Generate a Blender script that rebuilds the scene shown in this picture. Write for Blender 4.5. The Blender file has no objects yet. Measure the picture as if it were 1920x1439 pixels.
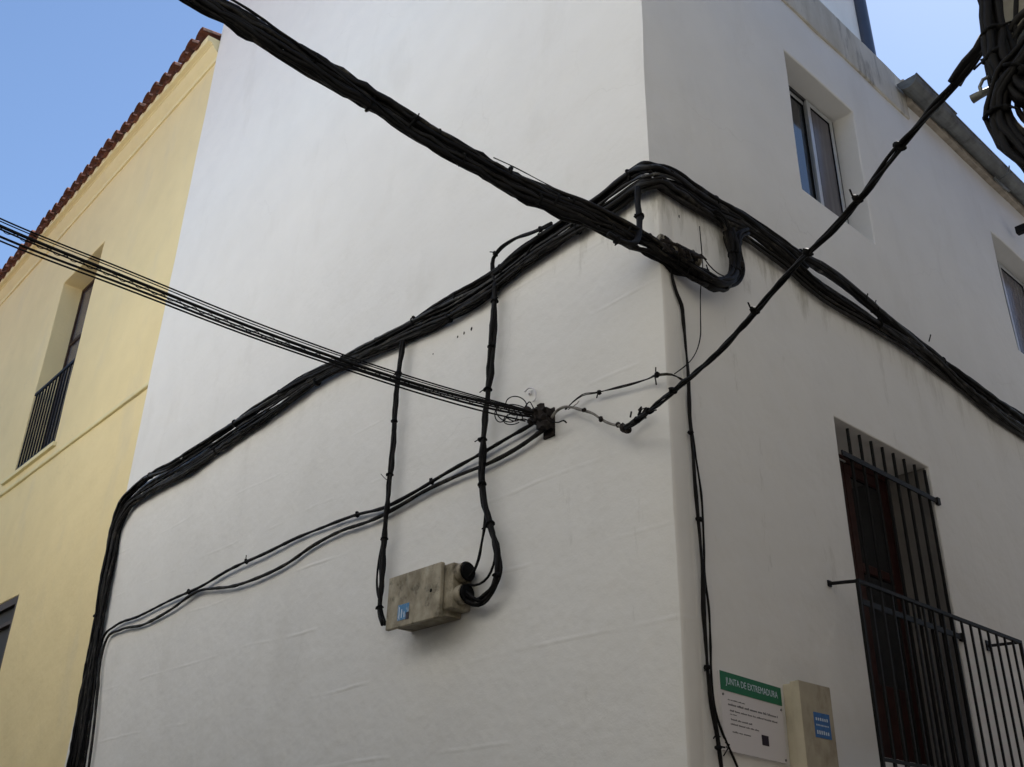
import bpy, bmesh, math, random
from mathutils import Vector, Matrix, noise
rad = math.radians
C = bpy.context.scene.collection

# ------------------------------------------------------------------ camera
W, H = 1920.0, 1439.0
YAW, PIT, ROL, F = 2.4150452, 0.4704119, 0.0240735, 1874.135
CAM = Vector((3.42299562, -4.30500883, 1.6))
fw = Vector((math.cos(PIT)*math.cos(YAW), math.cos(PIT)*math.sin(YAW), math.sin(PIT)))
r0 = fw.cross(Vector((0, 0, 1))).normalized(); u0 = r0.cross(fw)
RT = r0*math.cos(ROL)+u0*math.sin(ROL); UP = -r0*math.sin(ROL)+u0*math.cos(ROL)
cd = bpy.data.cameras.new('camera'); cam = bpy.data.objects.new('camera', cd); C.objects.link(cam)
m = Matrix((RT, UP, -fw)).transposed().to_4x4(); m.translation = CAM
cam.matrix_world = m
cd.sensor_width = 36; cd.lens = F/W*36; cd.clip_start = .05; cd.clip_end = 1000
bpy.context.scene.camera = cam

# ------------------------------------------------------------------ light
SUN_AZ, SUN_EL = 102.0, 55.0        # degrees, azimuth counter-clockwise from +x
w = bpy.data.worlds.new('World'); bpy.context.scene.world = w; w.use_nodes = True
nt = w.node_tree; bg = nt.nodes['Background']
sky = nt.nodes.new('ShaderNodeTexSky'); sky.sky_type = 'NISHITA'; sky.sun_disc = False
sky.sun_elevation = rad(SUN_EL); sky.sun_rotation = rad(90-SUN_AZ)
sky.air_density = 1.0; sky.dust_density = 0.18; sky.ozone_density = 3.0
nt.links.new(sky.outputs[0], bg.inputs[0]); bg.inputs[1].default_value = 0.06
sl = bpy.data.lights.new('sun', 'SUN'); sl.energy = 5.0; sl.angle = rad(.5); sl.color = (1, .96, .90)
so = bpy.data.objects.new('sun', sl); C.objects.link(so)
sd = Vector((math.cos(rad(SUN_AZ))*math.cos(rad(SUN_EL)), math.sin(rad(SUN_AZ))*math.cos(rad(SUN_EL)), math.sin(rad(SUN_EL))))
so.rotation_euler = sd.to_track_quat('Z', 'Y').to_euler(); so.location = (0, 0, 30)
vs = bpy.context.scene.view_settings
vs.view_transform = 'Standard'; vs.look = 'None'; vs.exposure = 1.7; vs.gamma = 1; vs.use_curve_mapping = False
bpy.context.scene.cycles.max_bounces = 10; bpy.context.scene.cycles.diffuse_bounces = 6

# ------------------------------------------------------------------ pixel -> place on a real plane
def ray(x, y): return fw*F+RT*(x-W/2)-UP*(y-H/2)
def onL(x, y, o=0.0):                 # plane of the left facade, o metres proud of it
    d = ray(x, y); return CAM+d*((-o-CAM.y)/d.y)
def onR(x, y, o=0.0):                 # plane of the right facade
    d = ray(x, y); return CAM+d*((o-CAM.x)/d.x)
def onC(x, y, o=0.1):                 # diagonal plane round the corner
    d = ray(x, y); return CAM+d*((2*o-(CAM.x-CAM.y))/(d.x-d.y))
def onV(x, y, A, B):                  # vertical plane through two points
    n = Vector((B.y-A.y, A.x-B.x, 0)); d = ray(x, y)
    return CAM+d*((A-CAM).dot(n)/d.dot(n))

# ------------------------------------------------------------------ materials
def mat(name, col, rough=.8, spec=.3, metal=0., n1=None, bump=None, dirt=None, coat=None):
    """n1=(scale, amount) tone mottling; bump=[(scale,strength_m,detail)]; dirt=(color, scale_vec, lo, hi)"""
    M = bpy.data.materials.new(name); M.use_nodes = True; t = M.node_tree; N = t.nodes; Lk = t.links
    b = N['Principled BSDF']; b.inputs['Roughness'].default_value = rough
    b.inputs['Specular IOR Level'].default_value = spec; b.inputs['Metallic'].default_value = metal
    tc = N.new('ShaderNodeTexCoord'); co = tc.outputs['Object']
    src = None
    rgb = N.new('ShaderNodeRGB'); rgb.outputs[0].default_value = (*col, 1); src = rgb.outputs[0]
    if n1:
        for sc, am in (n1 if isinstance(n1, list) else [n1]):
            nz = N.new('ShaderNodeTexNoise'); nz.inputs['Scale'].default_value = sc; nz.inputs['Detail'].default_value = 6
            Lk.new(co, nz.inputs['Vector'])
            mr = N.new('ShaderNodeMapRange'); mr.inputs[1].default_value = .3; mr.inputs[2].default_value = .7
            mr.inputs[3].default_value = 1-am; mr.inputs[4].default_value = 1+am; Lk.new(nz.outputs[0], mr.inputs[0])
            mx = N.new('ShaderNodeVectorMath'); mx.operation = 'SCALE'; Lk.new(src, mx.inputs[0]); Lk.new(mr.outputs[0], mx.inputs['Scale'])
            src = mx.outputs[0]
    for dd in (dirt or []):
        dc, sv, lo, hi, amt = dd
        mp = N.new('ShaderNodeMapping'); mp.inputs['Scale'].default_value = sv; Lk.new(co, mp.inputs[0])
        nz = N.new('ShaderNodeTexNoise'); nz.inputs['Scale'].default_value = 1; nz.inputs['Detail'].default_value = 7
        nz.inputs['Roughness'].default_value = .62; Lk.new(mp.outputs[0], nz.inputs['Vector'])
        mr = N.new('ShaderNodeMapRange'); mr.inputs[1].default_value = lo; mr.inputs[2].default_value = hi; mr.inputs[4].default_value = amt
        Lk.new(nz.outputs[0], mr.inputs[0])
        mx = N.new('ShaderNodeMix'); mx.data_type = 'RGBA'; Lk.new(mr.outputs[0], mx.inputs[0]); Lk.new(src, mx.inputs[6])
        mx.inputs[7].default_value = (*dc, 1); src = mx.outputs[2]
    Lk.new(src, b.inputs['Base Color'])
    prev = None
    for sc, st, de in (bump or []):
        nz = N.new('ShaderNodeTexNoise'); nz.inputs['Detail'].default_value = de
        if isinstance(sc, tuple):
            mp = N.new('ShaderNodeMapping'); mp.inputs['Scale'].default_value = sc; Lk.new(co, mp.inputs[0]); Lk.new(mp.outputs[0], nz.inputs['Vector']); nz.inputs['Scale'].default_value = 1
        else:
            nz.inputs['Scale'].default_value = sc; Lk.new(co, nz.inputs['Vector'])
        bp = N.new('ShaderNodeBump'); bp.inputs['Distance'].default_value = st; bp.inputs['Strength'].default_value = 1
        Lk.new(nz.outputs[0], bp.inputs['Height'])
        if prev: Lk.new(prev, bp.inputs['Normal'])
        prev = bp.outputs[0]
    if prev: Lk.new(prev, b.inputs['Normal'])
    M['_last'] = 1
    return M

WHITE = (.76, .755, .735)
def plaster(name, col, lines=False, amt=.03, ledge=False):
    M = mat(name, col, .92, .15, n1=[(.35, amt), (2.3, amt*.6)],
            bump=[(2.2, .025, 3), (14, .0035, 5), (90, .0009, 3)],
            dirt=[((.5, .48, .43), (1.3, 1.3, .5), .56, .8, .28), ((.3, .29, .27), (9, 9, 6), .76, .82, .35)])
    t = M.node_tree; N = t.nodes; Lk = t.links; b = N['Principled BSDF']; src = b.inputs['Base Color'].links[0].from_socket
    tc = N.new('ShaderNodeTexCoord')
    def node(k, **kw):
        n_ = N.new(k)
        for a_, v_ in kw.items(): setattr(n_, a_, v_)
        return n_
    # hairline cracks
    dn = node('ShaderNodeTexNoise'); dn.inputs['Scale'].default_value = 2.2; dn.inputs['Detail'].default_value = 6; Lk.new(tc.outputs['Object'], dn.inputs['Vector'])
    ds = node('ShaderNodeVectorMath', operation='MULTIPLY_ADD'); Lk.new(dn.outputs['Color'], ds.inputs[0]); ds.inputs[1].default_value = (.5, .5, .5); Lk.new(tc.outputs['Object'], ds.inputs[2])
    vo = node('ShaderNodeTexVoronoi', feature='DISTANCE_TO_EDGE'); vo.inputs['Scale'].default_value = .62; Lk.new(ds.outputs[0], vo.inputs['Vector'])
    cr = node('ShaderNodeMapRange'); cr.inputs[1].default_value = 0; cr.inputs[2].default_value = .004; cr.inputs[3].default_value = 1; cr.inputs[4].default_value = 0; Lk.new(vo.outputs['Distance'], cr.inputs[0])
    gn = node('ShaderNodeTexNoise'); gn.inputs['Scale'].default_value = .8; Lk.new(tc.outputs['Object'], gn.inputs['Vector'])
    gm = node('ShaderNodeMapRange'); gm.inputs[1].default_value = .5; gm.inputs[2].default_value = .68; gm.inputs[4].default_value = .13; Lk.new(gn.outputs[0], gm.inputs[0])
    mm = node('ShaderNodeMath', operation='MULTIPLY'); Lk.new(cr.outputs[0], mm.inputs[0]); Lk.new(gm.outputs[0], mm.inputs[1])
    mx = node('ShaderNodeMix', data_type='RGBA'); Lk.new(mm.outputs[0], mx.inputs[0]); Lk.new(src, mx.inputs[6]); mx.inputs[7].default_value = (.25, .23, .20, 1); src = mx.outputs[2]
    if ledge:   # grime washed down from the cable ledge
        sp = node('ShaderNodeSeparateXYZ'); Lk.new(tc.outputs['Object'], sp.inputs[0])
        zr = node('ShaderNodeMapRange'); zr.inputs[1].default_value = 5.40; zr.inputs[2].default_value = 5.93; Lk.new(sp.outputs['Z'], zr.inputs[0])
        mp = node('ShaderNodeMapping'); mp.inputs['Scale'].default_value = (5, 5, 1.2); Lk.new(tc.outputs['Object'], mp.inputs[0])
        sn = node('ShaderNodeTexNoise'); sn.inputs['Scale'].default_value = 1; sn.inputs['Detail'].default_value = 8; sn.inputs['Roughness'].default_value = .68; Lk.new(mp.outputs[0], sn.inputs['Vector'])
        ad = node('ShaderNodeMath', operation='MULTIPLY_ADD'); Lk.new(zr.outputs[0], ad.inputs[0]); ad.inputs[1].default_value = .22; Lk.new(sn.outputs[0], ad.inputs[2])
        sm = node('ShaderNodeMapRange'); sm.inputs[1].default_value = .62; sm.inputs[2].default_value = .84; sm.inputs[4].default_value = .75; Lk.new(ad.outputs[0], sm.inputs[0])
        mx = node('ShaderNodeMix', data_type='RGBA'); sx = node('ShaderNodeMapRange'); sx.inputs[1].default_value = -1.6; sx.inputs[2].default_value = -.2; sx.inputs[3].default_value = .12; Lk.new(sp.outputs['X'], sx.inputs[0])
        sy = node('ShaderNodeMapRange'); sy.inputs[1].default_value = .9; sy.inputs[2].default_value = 2.6; sy.inputs[3].default_value = 1; sy.inputs[4].default_value = .45; Lk.new(sp.outputs['Y'], sy.inputs[0])
        q1 = node('ShaderNodeMath', operation='MULTIPLY'); Lk.new(sx.outputs[0], q1.inputs[0]); Lk.new(sy.outputs[0], q1.inputs[1])
        q2 = node('ShaderNodeMath', operation='MULTIPLY'); Lk.new(q1.outputs[0], q2.inputs[0]); Lk.new(sm.outputs[0], q2.inputs[1])
        Lk.new(q2.outputs[0], mx.inputs[0]); Lk.new(src, mx.inputs[6]); mx.inputs[7].default_value = (.17, .155, .10, 1); src = mx.outputs[2]
    Lk.new(src, b.inputs['Base Color'])
    if lines:     # faint horizontal ridges left by the render courses
        t = M.node_tree; N = t.nodes; Lk = t.links; b = N['Principled BSDF']
        prev = b.inputs['Normal'].links[0].from_socket
        tc = N.new('ShaderNodeTexCoord'); sp = N.new('ShaderNodeSeparateXYZ'); Lk.new(tc.outputs['Object'], sp.inputs[0])
        nz = N.new('ShaderNodeTexNoise'); nz.inputs['Scale'].default_value = .9; nz.inputs['Detail'].default_value = 4; Lk.new(tc.outputs['Object'], nz.inputs['Vector'])
        ad = N.new('ShaderNodeMath'); ad.operation = 'MULTIPLY_ADD'; ad.inputs[1].default_value = .10; Lk.new(nz.outputs[0], ad.inputs[0]); Lk.new(sp.outputs['Z'], ad.inputs[2])
        a2 = N.new('ShaderNodeMath'); a2.operation = 'SUBTRACT'; Lk.new(ad.outputs[0], a2.inputs[0]); a2.inputs[1].default_value = 2.408+.05
        pp = N.new('ShaderNodeMath'); pp.operation = 'PINGPONG'; Lk.new(a2.outputs[0], pp.inputs[0]); pp.inputs[1].default_value = .5475/2
        mr = N.new('ShaderNodeMapRange'); mr.inputs[1].default_value = 0; mr.inputs[2].default_value = .022; mr.inputs[3].default_value = 1; mr.inputs[4].default_value = 0
        mr.interpolation_type = 'SMOOTHSTEP'; Lk.new(pp.outputs[0], mr.inputs[0])
        n2 = N.new('ShaderNodeTexNoise'); n2.inputs['Scale'].default_value = 1.1; n2.inputs['Detail'].default_value = 5; Lk.new(tc.outputs['Object'], n2.inputs['Vector'])
        m2 = N.new('ShaderNodeMapRange'); m2.inputs[1].default_value = .47; m2.inputs[2].default_value = .66; Lk.new(n2.outputs[0], m2.inputs[0])
        mu = N.new('ShaderNodeMath'); mu.operation = 'MULTIPLY'; Lk.new(mr.outputs[0], mu.inputs[0]); Lk.new(m2.outputs[0], mu.inputs[1])
        bp = N.new('ShaderNodeBump'); bp.inputs['Distance'].default_value = .0032; Lk.new(mu.outputs[0], bp.inputs['Height']); Lk.new(prev, bp.inputs['Normal'])
        Lk.new(bp.outputs[0], b.inputs['Normal'])
    return M
m_white = plaster('white plaster', WHITE)
m_white_low = plaster('white plaster with courses', (.74, .73, .70), True, ledge=True)
m_white_side = plaster('white plaster below the ledge', (.75, .745, .725), ledge=True)
m_yellow = plaster('yellow plaster', (.78, .655, .375), amt=.04)
m_yellow2 = plaster('yellow cornice', (.75, .67, .41))
m_band = mat('stained parapet', (.62, .59, .52), .95, .1, n1=(3, .08), bump=[(20, .004, 5)],
             dirt=[((.42, .38, .30), (2.2, 2.2, .5), .45, .7, .8), ((.09, .088, .08), (8, 8, 1.8), .54, .74, .7)])
m_beige = mat('old beige render', (.36, .34, .28), .95, .1, n1=[(2, .15), (9, .1)], bump=[(12, .01, 6), (60, .003, 3)],
              dirt=[((.25, .23, .18), (5, 5, 3), .55, .72, .7)])
m_cable = mat('black cable', (.006, .0055, .0055), .62, .14, n1=(30, .3), dirt=[((.035, .032, .027), (6, 6, 6), .58, .8, .5)])
m_cable_d = mat('dusty cable', (.010, .009, .008), .65, .22, n1=(30, .3), dirt=[((.10, .09, .07), (9, 9, 9), .55, .74, .7)])
m_cable_w = mat('worn grey cable', (.018, .018, .018), .5, .3, dirt=[((.32, .31, .28), (5, 5, 5), .60, .72, .8)])
m_rope = mat('grey fibre sleeve', (.20, .19, .17), .9, .1, n1=(40, .3), bump=[(120, .004, 3)])
m_rust = mat('rusted iron', (.014, .010, .008), .8, .3, n1=(40, .4), bump=[(60, .004, 4)])
m_tape = mat('old pale tape', (.20, .18, .14), .85, .2, n1=(30, .3), dirt=[((.03, .025, .02), (25, 25, 25), .45, .6, .9)])
m_iron = mat('black iron', (.007, .007, .0075), .6, .18, n1=(20, .2), bump=[(80, .0012, 3)])
m_alu = mat('aluminium frame', (.55, .57, .58), .38, .5, .6, n1=(8, .08))
m_alu_d = mat('dark frame', (.02, .02, .022), .4, .4)
m_zinc = mat('zinc gutter', (.16, .17, .17), .6, .4, .3, n1=(6, .2), dirt=[((.05, .05, .045), (5, 5, 5), .5, .7, .7)])
m_pipe = mat('blue grey pipe', (.04, .05, .08), .4, .5, n1=(6, .1))
m_tile = mat('terracotta tile', (.15, .062, .045), .9, .15, n1=(7, .35), bump=[(30, .004, 4)], dirt=[((.06, .045, .035), (5, 5, 5), .48, .66, .8)])
m_box = mat('weathered cream plastic', (.36, .32, .24), .7, .25, n1=(9, .16), bump=[(50, .002, 4)],
            dirt=[((.15, .125, .08), (7, 7, 5), .40, .64, .8), ((.045, .038, .025), (11, 11, 10), .55, .70, .85), ((.50, .48, .40), (8, 8, 2), .60, .75, .5)])
m_meter = mat('aged meter box plastic', (.56, .51, .39), .7, .2, n1=(5, .12), bump=[(50, .001, 4)], dirt=[((.16, .13, .09), (4, 4, 1.5), .45, .7, .7)])
m_meter_lid = mat('darker stained meter lid', (.38, .345, .27), .7, .2, n1=(5, .15), dirt=[((.14, .11, .075), (7, 7, 5), .48, .72, .6)])  # base tone darker than the body, with stains over it
m_blue = mat('blue sticker', (.03, .13, .36), .5, .4, n1=(40, .2))
m_blue2 = mat('worn blue sticker', (.07, .22, .42), .6, .3, dirt=[((.35, .42, .48), (40, 40, 40), .5, .6, .7)])
m_wht = mat('sign white', (.66, .64, .66), .4, .4)
m_green = mat('sign green', (.005, .14, .07), .4, .4)
m_txt = mat('sign ink', (.10, .10, .11), .6, .2)
m_pale = mat('sticker lettering', (.55, .65, .75), .6, .3)
m_navy = mat('sign emblem', (.015, .010, .025), .5, .3)
m_rub = mat('black rubber', (.005, .005, .005), .8, .15)
m_redwood = mat('red brown shutter', (.034, .0085, .0065), .6, .3, n1=(6, .3), bump=[((40, 40, 2), .003, 3)])
m_brownwood = mat('dark brown wood', (.035, .018, .012), .6, .3, n1=(5, .3), bump=[((40, 40, 2), .003, 3)])
m_pave = mat('granite paving', (.09, .088, .085), .85, .2, n1=[(1.2, .1), (14, .12)], bump=[(9, .02, 4)])
m_stone = mat('terracotta ridge mortar', (.34, .30, .25), .95, .1, n1=(8, .3))
m_darkstone = mat('added dark stone', (.12, .10, .085), .95, .1, n1=[(3, .3), (12, .3)], bump=[(8, .03, 4)])  # added on unseen lower walls to hold back bounced light
m_dull = mat('alley render toned for bounce', (.35, .34, .325), .95, .1, n1=[(2, .2), (9, .1)], bump=[(12, .01, 6)])  # tone of the unseen alley face, set to limit bounce
m_grey = mat('grey reveal shade', (.22, .21, .20), .9, .15, n1=(4, .1))  # grey that puts the reveal's shade into the colour
def glass(name, tint, rough=.05):
    return mat(name, tint, rough, .6, n1=(1.5, .2))
m_glass = glass('dark glass', (.02, .022, .025), .08)
m_curtain = mat('curtained glass', (.085, .08, .095), .25, .5, n1=(3, .15), dirt=[((.13, .125, .14), (14, 14, .4), .45, .6, .7)])
m_darkfill = mat('dark room and pane', (.035, .035, .04), .7, .2)  # dark tone for the unlit rooms behind windows, and one dark pane

# ------------------------------------------------------------------ object helpers
def tag(o, label, cat, group=None, kind=None):
    if label: o['label'] = label
    if cat: o['category'] = cat
    if group: o['group'] = group
    if kind: o['kind'] = kind
    return o
def empty(name, loc, label, cat, group=None):
    o = bpy.data.objects.new(name, None); C.objects.link(o); o.location = loc; o.empty_display_size = .2
    return tag(o, label, cat, group)
class MB:
    def __init__(s): s.v = []; s.f = []; s.m = []
    def box(s, x0, x1, y0, y1, z0, z1, mi=0):
        i = len(s.v)
        s.v += [(x, y, z) for z in (z0, z1) for y in (y0, y1) for x in (x0, x1)]
        for q in ((0, 2, 3, 1), (4, 5, 7, 6), (0, 1, 5, 4), (2, 6, 7, 3), (0, 4, 6, 2), (1, 3, 7, 5)):
            s.f.append(tuple(i+k for k in q)); s.m.append(mi)
        return s
    def quad(s, a, b, c, d, mi=0):
        i = len(s.v); s.v += [tuple(a), tuple(b), tuple(c), tuple(d)]; s.f.append((i, i+1, i+2, i+3)); s.m.append(mi); return s
    def tube(s, pts, r, n=8, cap=True, mi=0, ry=None, jit=0):
        pts = [Vector(p) for p in pts]; k = len(pts)
        rs = r if isinstance(r, (list, tuple)) else [r]*k
        t0 = (pts[1]-pts[0]).normalized()
        a = Vector((0, 0, 1)) if abs(t0.z) < .9 else Vector((1, 0, 0))
        nrm = (a-t0*a.dot(t0)).normalized(); base = len(s.v)
        for j, p in enumerate(pts):
            t = (pts[min(j+1, k-1)]-pts[max(j-1, 0)])
            if t.length < 1e-9: t = t0.copy()
            t.normalize(); nrm = (nrm-t*nrm.dot(t))
            if nrm.length < 1e-6: nrm = Vector((1, 0, 0)).cross(t)
            nrm.normalize(); bb = t.cross(nrm)
            rj = rs[j]*(1+jit*noise.noise(p*9.0))
            for q in range(n):
                an = 2*math.pi*q/n; v = p+nrm*(rj*math.cos(an))+bb*((ry or 1)*rj*math.sin(an)); s.v.append(tuple(v))
        for j in range(k-1):
            for q in range(n):
                q2 = (q+1) % n; s.f.append((base+j*n+q, base+j*n+q2, base+(j+1)*n+q2, base+(j+1)*n+q)); s.m.append(mi)
        if cap:
            s.f.append(tuple(base+q for q in reversed(range(n)))); s.m.append(mi)
            s.f.append(tuple(base+(k-1)*n+q for q in range(n))); s.m.append(mi)
        return s
    def blob(s, c, r, seed=0, rough=.35, sc=(1, 1, 1), mi=0):
        bm = bmesh.new(); bmesh.ops.create_icosphere(bm, subdivisions=2, radius=1); i = len(s.v); c = Vector(c)
        for v in bm.verts:
            k = 1+rough*noise.noise(v.co*2.2+Vector((seed*3.1, seed, 0)))
            s.v.append((c.x+v.co.x*r*k*sc[0], c.y+v.co.y*r*k*sc[1], c.z+v.co.z*r*k*sc[2]))
        for f in bm.faces: s.f.append(tuple(i+v.index for v in f.verts)); s.m.append(mi)
        bm.free(); return s
    def build(s, name, mats, parent=None, smooth=None, bevel=None, recalc=False):
        me = bpy.data.meshes.new(name); me.from_pydata([tuple(v) for v in s.v], [], s.f)
        mats = mats if isinstance(mats, (list, tuple)) else [mats]
        for mm in mats: me.materials.append(mm)
        me.polygons.foreach_set('material_index', s.m)
        if recalc:
            bm = bmesh.new(); bm.from_mesh(me); bmesh.ops.remove_doubles(bm, verts=bm.verts, dist=1e-4); bmesh.ops.recalc_face_normals(bm, faces=bm.faces); bm.to_mesh(me); bm.free()
        if smooth is not None:
            me.polygons.foreach_set('use_smooth', [True]*len(me.polygons))
            if smooth: me.set_sharp_from_angle(angle=rad(smooth))
        o = bpy.data.objects.new(name, me); C.objects.link(o)
        if bevel:
            b = o.modifiers.new('bevel', 'BEVEL'); b.width = bevel; b.segments = 2; b.limit_method = 'ANGLE'; b.angle_limit = rad(40)
        if parent is not None:
            o.parent = parent; o.matrix_parent_inverse = Matrix.Translation(parent.location).inverted()
        return o

def catmull(P, step=.05):
    P = [Vector(p) for p in P]; out = []
    Q = [P[0]*2-P[1]]+P+[P[-1]*2-P[-2]]
    for i in range(1, len(Q)-2):
        a, b, c, d = Q[i-1:i+3]; n = max(1, int(math.ceil((c-b).length/step)))
        # centripetal-ish: tame tangents by segment length
        l1 = max((b-a).length, 1e-4); l2 = max((c-b).length, 1e-4); l3 = max((d-c).length, 1e-4)
        tb = ((c-b)/l2*l1+(b-a)/l1*l2)/(l1+l2)*l2; tc_ = ((d-c)/l3*l2+(c-b)/l2*l3)/(l2+l3)*l2
        for k in range(n):
            t = k/n; t2 = t*t; t3 = t2*t
            out.append(b*(2*t3-3*t2+1)+tb*(t3-2*t2+t)+c*(-2*t3+3*t2)+tc_*(t3-t2))
    out.append(P[-1]); return out

def P3(spec, o=.06):
    """list of ('L'|'R'|'C', x, y[, o]) -> points"""
    fn = dict(L=onL, R=onR, C=onC); r = []
    for s in spec: r.append(fn[s[0]](s[1], s[2], s[3] if len(s) > 3 else o))
    return r
def LL(pts, k='L', o=None): return [(k, *p) if (len(p) > 2 or o is None) else (k, p[0], p[1], o) for p in pts]

def bundle(name, label, cat, groups, loc=None, group=None, ties=(), extra=None):
    """groups: list of dict(path, n, r, w, h, ref, seed, twist, mats)"""
    p0 = groups[0]['path'][0]
    root = empty(name, loc or p0, label, cat, group)
    for g in groups:
        path = catmull(g['path'], g.get('step', .05)); k = len(path)
        arc = [0]
        for i in range(1, k): arc.append(arc[-1]+(path[i]-path[i-1]).length)
        fr = []
        for i in range(k):
            t = (path[min(i+1, k-1)]-path[max(i-1, 0)]).normalized()
            ref = g['ref'](path[i]) if callable(g['ref']) else Vector(g['ref'])
            n = (ref-t*ref.dot(t)).normalized(); fr.append((n, t.cross(n)))
        rng = random.Random(g['seed']); tw = g.get('twist', 0)
        for q in range(g['n']):
            a = 2*math.pi*(q+rng.random()*.6)/g['n']; rr = rng.uniform(.35, 1.) if g['n'] > 2 else 1.
            ph = rng.random()*50; r = g['r']*rng.choice((.7, .85, 1, 1, 1.2)) if g['n'] > 2 else g['r']
            pts = []
            for i in range(k):
                s_ = arc[i]; an = a+tw*s_+1.3*noise.noise(Vector((s_*.7, ph, 0)))
                pinch = 1.0
                for tp in g.get('pinch', ()): pinch = min(pinch, .55+.45*min(1, abs(s_-tp*arc[-1])/.25))
                rad_ = rr*pinch*(1+.45*noise.noise(Vector((s_*1.3, ph+9, 3))))
                wob = .25*noise.noise(Vector((s_*4, ph, 7)))+(.35*noise.noise(Vector((s_*9, ph, 2))) if g.get('rough') else 0)
                pts.append(path[i]+fr[i][0]*(g['h']*(rad_*math.cos(an)+wob))+fr[i][1]*(g['w']*(rad_*math.sin(an)+wob)))
            ms = g.get('mats', [m_cable]); MB().tube(pts, r, 8, jit=.35).build('cable', ms[q % len(ms)], root, 0)
        for tp in list(g.get('pinch', ()))+list(g.get('ties', ())):
            s_ = tp*arc[-1]; i = min(range(k), key=lambda z: abs(arc[z]-s_)); i = min(max(i, 1), k-2)
            t = (path[i+1]-path[i-1]).normalized(); n, b = fr[i]; mbt = MB()
            R = max(g['w'], g['h'])*.62+g['r']*.9; ring = []
            hh = g['h']*.62+g['r']*.9; ww = g['w']*.62+g['r']*.9
            for z in range(17):
                an = 2*math.pi*z/16; ring.append(path[i]+n*hh*math.cos(an)+b*ww*math.sin(an)+t*.006*math.sin(an*2))
            mbt.tube(ring, .0085, 6, jit=.6)
            e = path[i]+b*ww*(1 if rng.random() > .4 else -1)+n*hh*.3
            mbt.blob(e, .016, i, .7)
            d_ = (b*(1 if rng.random() > .5 else -1)+n*.4+t*rng.uniform(-.5, .5)).normalized()
            mbt.tube([e, e+d_*.02, e+d_*.045+t*.012], .0045, 5)
            mbt.build('cable_tie', m_rub, root, 0)
    return root

# ------------------------------------------------------------------ wall sheets with openings
def grid(a, b, cuts, step):
    ks = sorted(set([a, b]+[c for c in cuts if a < c < b])); out = []
    for i in range(len(ks)-1):
        n = max(1, int(round((ks[i+1]-ks[i])/step)))
        out += [ks[i]+(ks[i+1]-ks[i])*j/n for j in range(n)]
    return out+[b]
def sheet(mb, mapf, u0, u1, z0, z1, holes=(), step=.25, mi=0):
    """mapf(u, z, depth)->xyz ; depth>0 goes into the wall; adds reveals"""
    cu = [c for h in holes for c in h[:2]]; cz = [c for h in holes for c in h[2:4]]
    U = grid(u0, u1, cu, step); Z = grid(z0, z1, cz, step)
    inh = lambda u, z: any(h[0] < u < h[1] and h[2] < z < h[3] for h in holes)
    for i in range(len(U)-1):
        for j in range(len(Z)-1):
            if inh((U[i]+U[i+1])/2, (Z[j]+Z[j+1])/2): continue
            mb.quad(mapf(U[i], Z[j], 0), mapf(U[i+1], Z[j], 0), mapf(U[i+1], Z[j+1], 0), mapf(U[i], Z[j+1], 0), mi)
    for h in holes:
        a, b, c, d, dp = h[:5]
        uu = [x for x in U if a-1e-6 <= x <= b+1e-6]; zz = [x for x in Z if c-1e-6 <= x <= d+1e-6]
        for i in range(len(uu)-1):
            mb.quad(mapf(uu[i], c, 0), mapf(uu[i+1], c, 0), mapf(uu[i+1], c, dp), mapf(uu[i], c, dp), mi)
            mb.quad(mapf(uu[i], d, 0), mapf(uu[i], d, dp), mapf(uu[i+1], d, dp), mapf(uu[i+1], d, 0), mi)
        for j in range(len(zz)-1):
            mb.quad(mapf(a, zz[j], 0), mapf(a, zz[j], dp), mapf(a, zz[j+1], dp), mapf(a, zz[j+1], 0), mi)
            mb.quad(mapf(b, zz[j], 0), mapf(b, zz[j+1], 0), mapf(b, zz[j+1], dp), mapf(b, zz[j], dp), mi)
def wobble(mb, amp, sc=1.1):
    for i, v in enumerate(mb.v):
        p = Vector(v); q = p*sc
        mb.v[i] = (p.x+amp*noise.noise(q+Vector((7, 0, 0)))+amp*.4*noise.noise(q*3.7), p.y+amp*noise.noise(q+Vector((0, 31, 0)))+amp*.4*noise.noise(q*3.1+Vector((5, 5, 5))), p.z+amp*.6*noise.noise(q+Vector((0, 0, 57))))

# ================================================================== GROUND
mb = MB(); mb.quad((-200, -200, 0), (200, -200, 0), (200, 200, 0), (-200, 200, 0))
tag(mb.build('street', m_pave), 'granite paved street', None, kind='structure')

# ================================================================== WHITE HOUSE
XE, UX, UY, ZL = -8.83, -.085, .045, 5.955     # left end; set-back of the upper storeys; ledge height
house = empty('white_house', (0, 0, 0), 'white plastered corner house carrying the thick black cables', 'house')
DOOR = (1.95, 3.37, 2.42, 4.81, .46)
W1 = (2.105, 3.30, 7.05, 8.66, .29); W2 = (6.35, 7.80, 7.11, 8.72, .29)
mb = MB()
sheet(mb, lambda u, z, d: (u, d, z), XE, -.012, 0, ZL, step=.3)
sheet(mb, lambda u, z, d: (-d, u, z), .16, 12, 0, ZL, holes=[DOOR], step=.3, mi=1)
# softly rounded pilaster-like strip at the corner
prof = [(-.012, 0), (-.002, .004), (.004, .014), (.006, .03), (.004, .09), (.001, .13), (-.002, .145), (0, .16)]
zz = grid(0, ZL, [], .3)
for i in range(len(prof)-1):
    for j in range(len(zz)-1):
        a, b = prof[i], prof[i+1]; mb.quad((a[0], a[1], zz[j]), (b[0], b[1], zz[j]), (b[0], b[1], zz[j+1]), (a[0], a[1], zz[j+1]))
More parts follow.
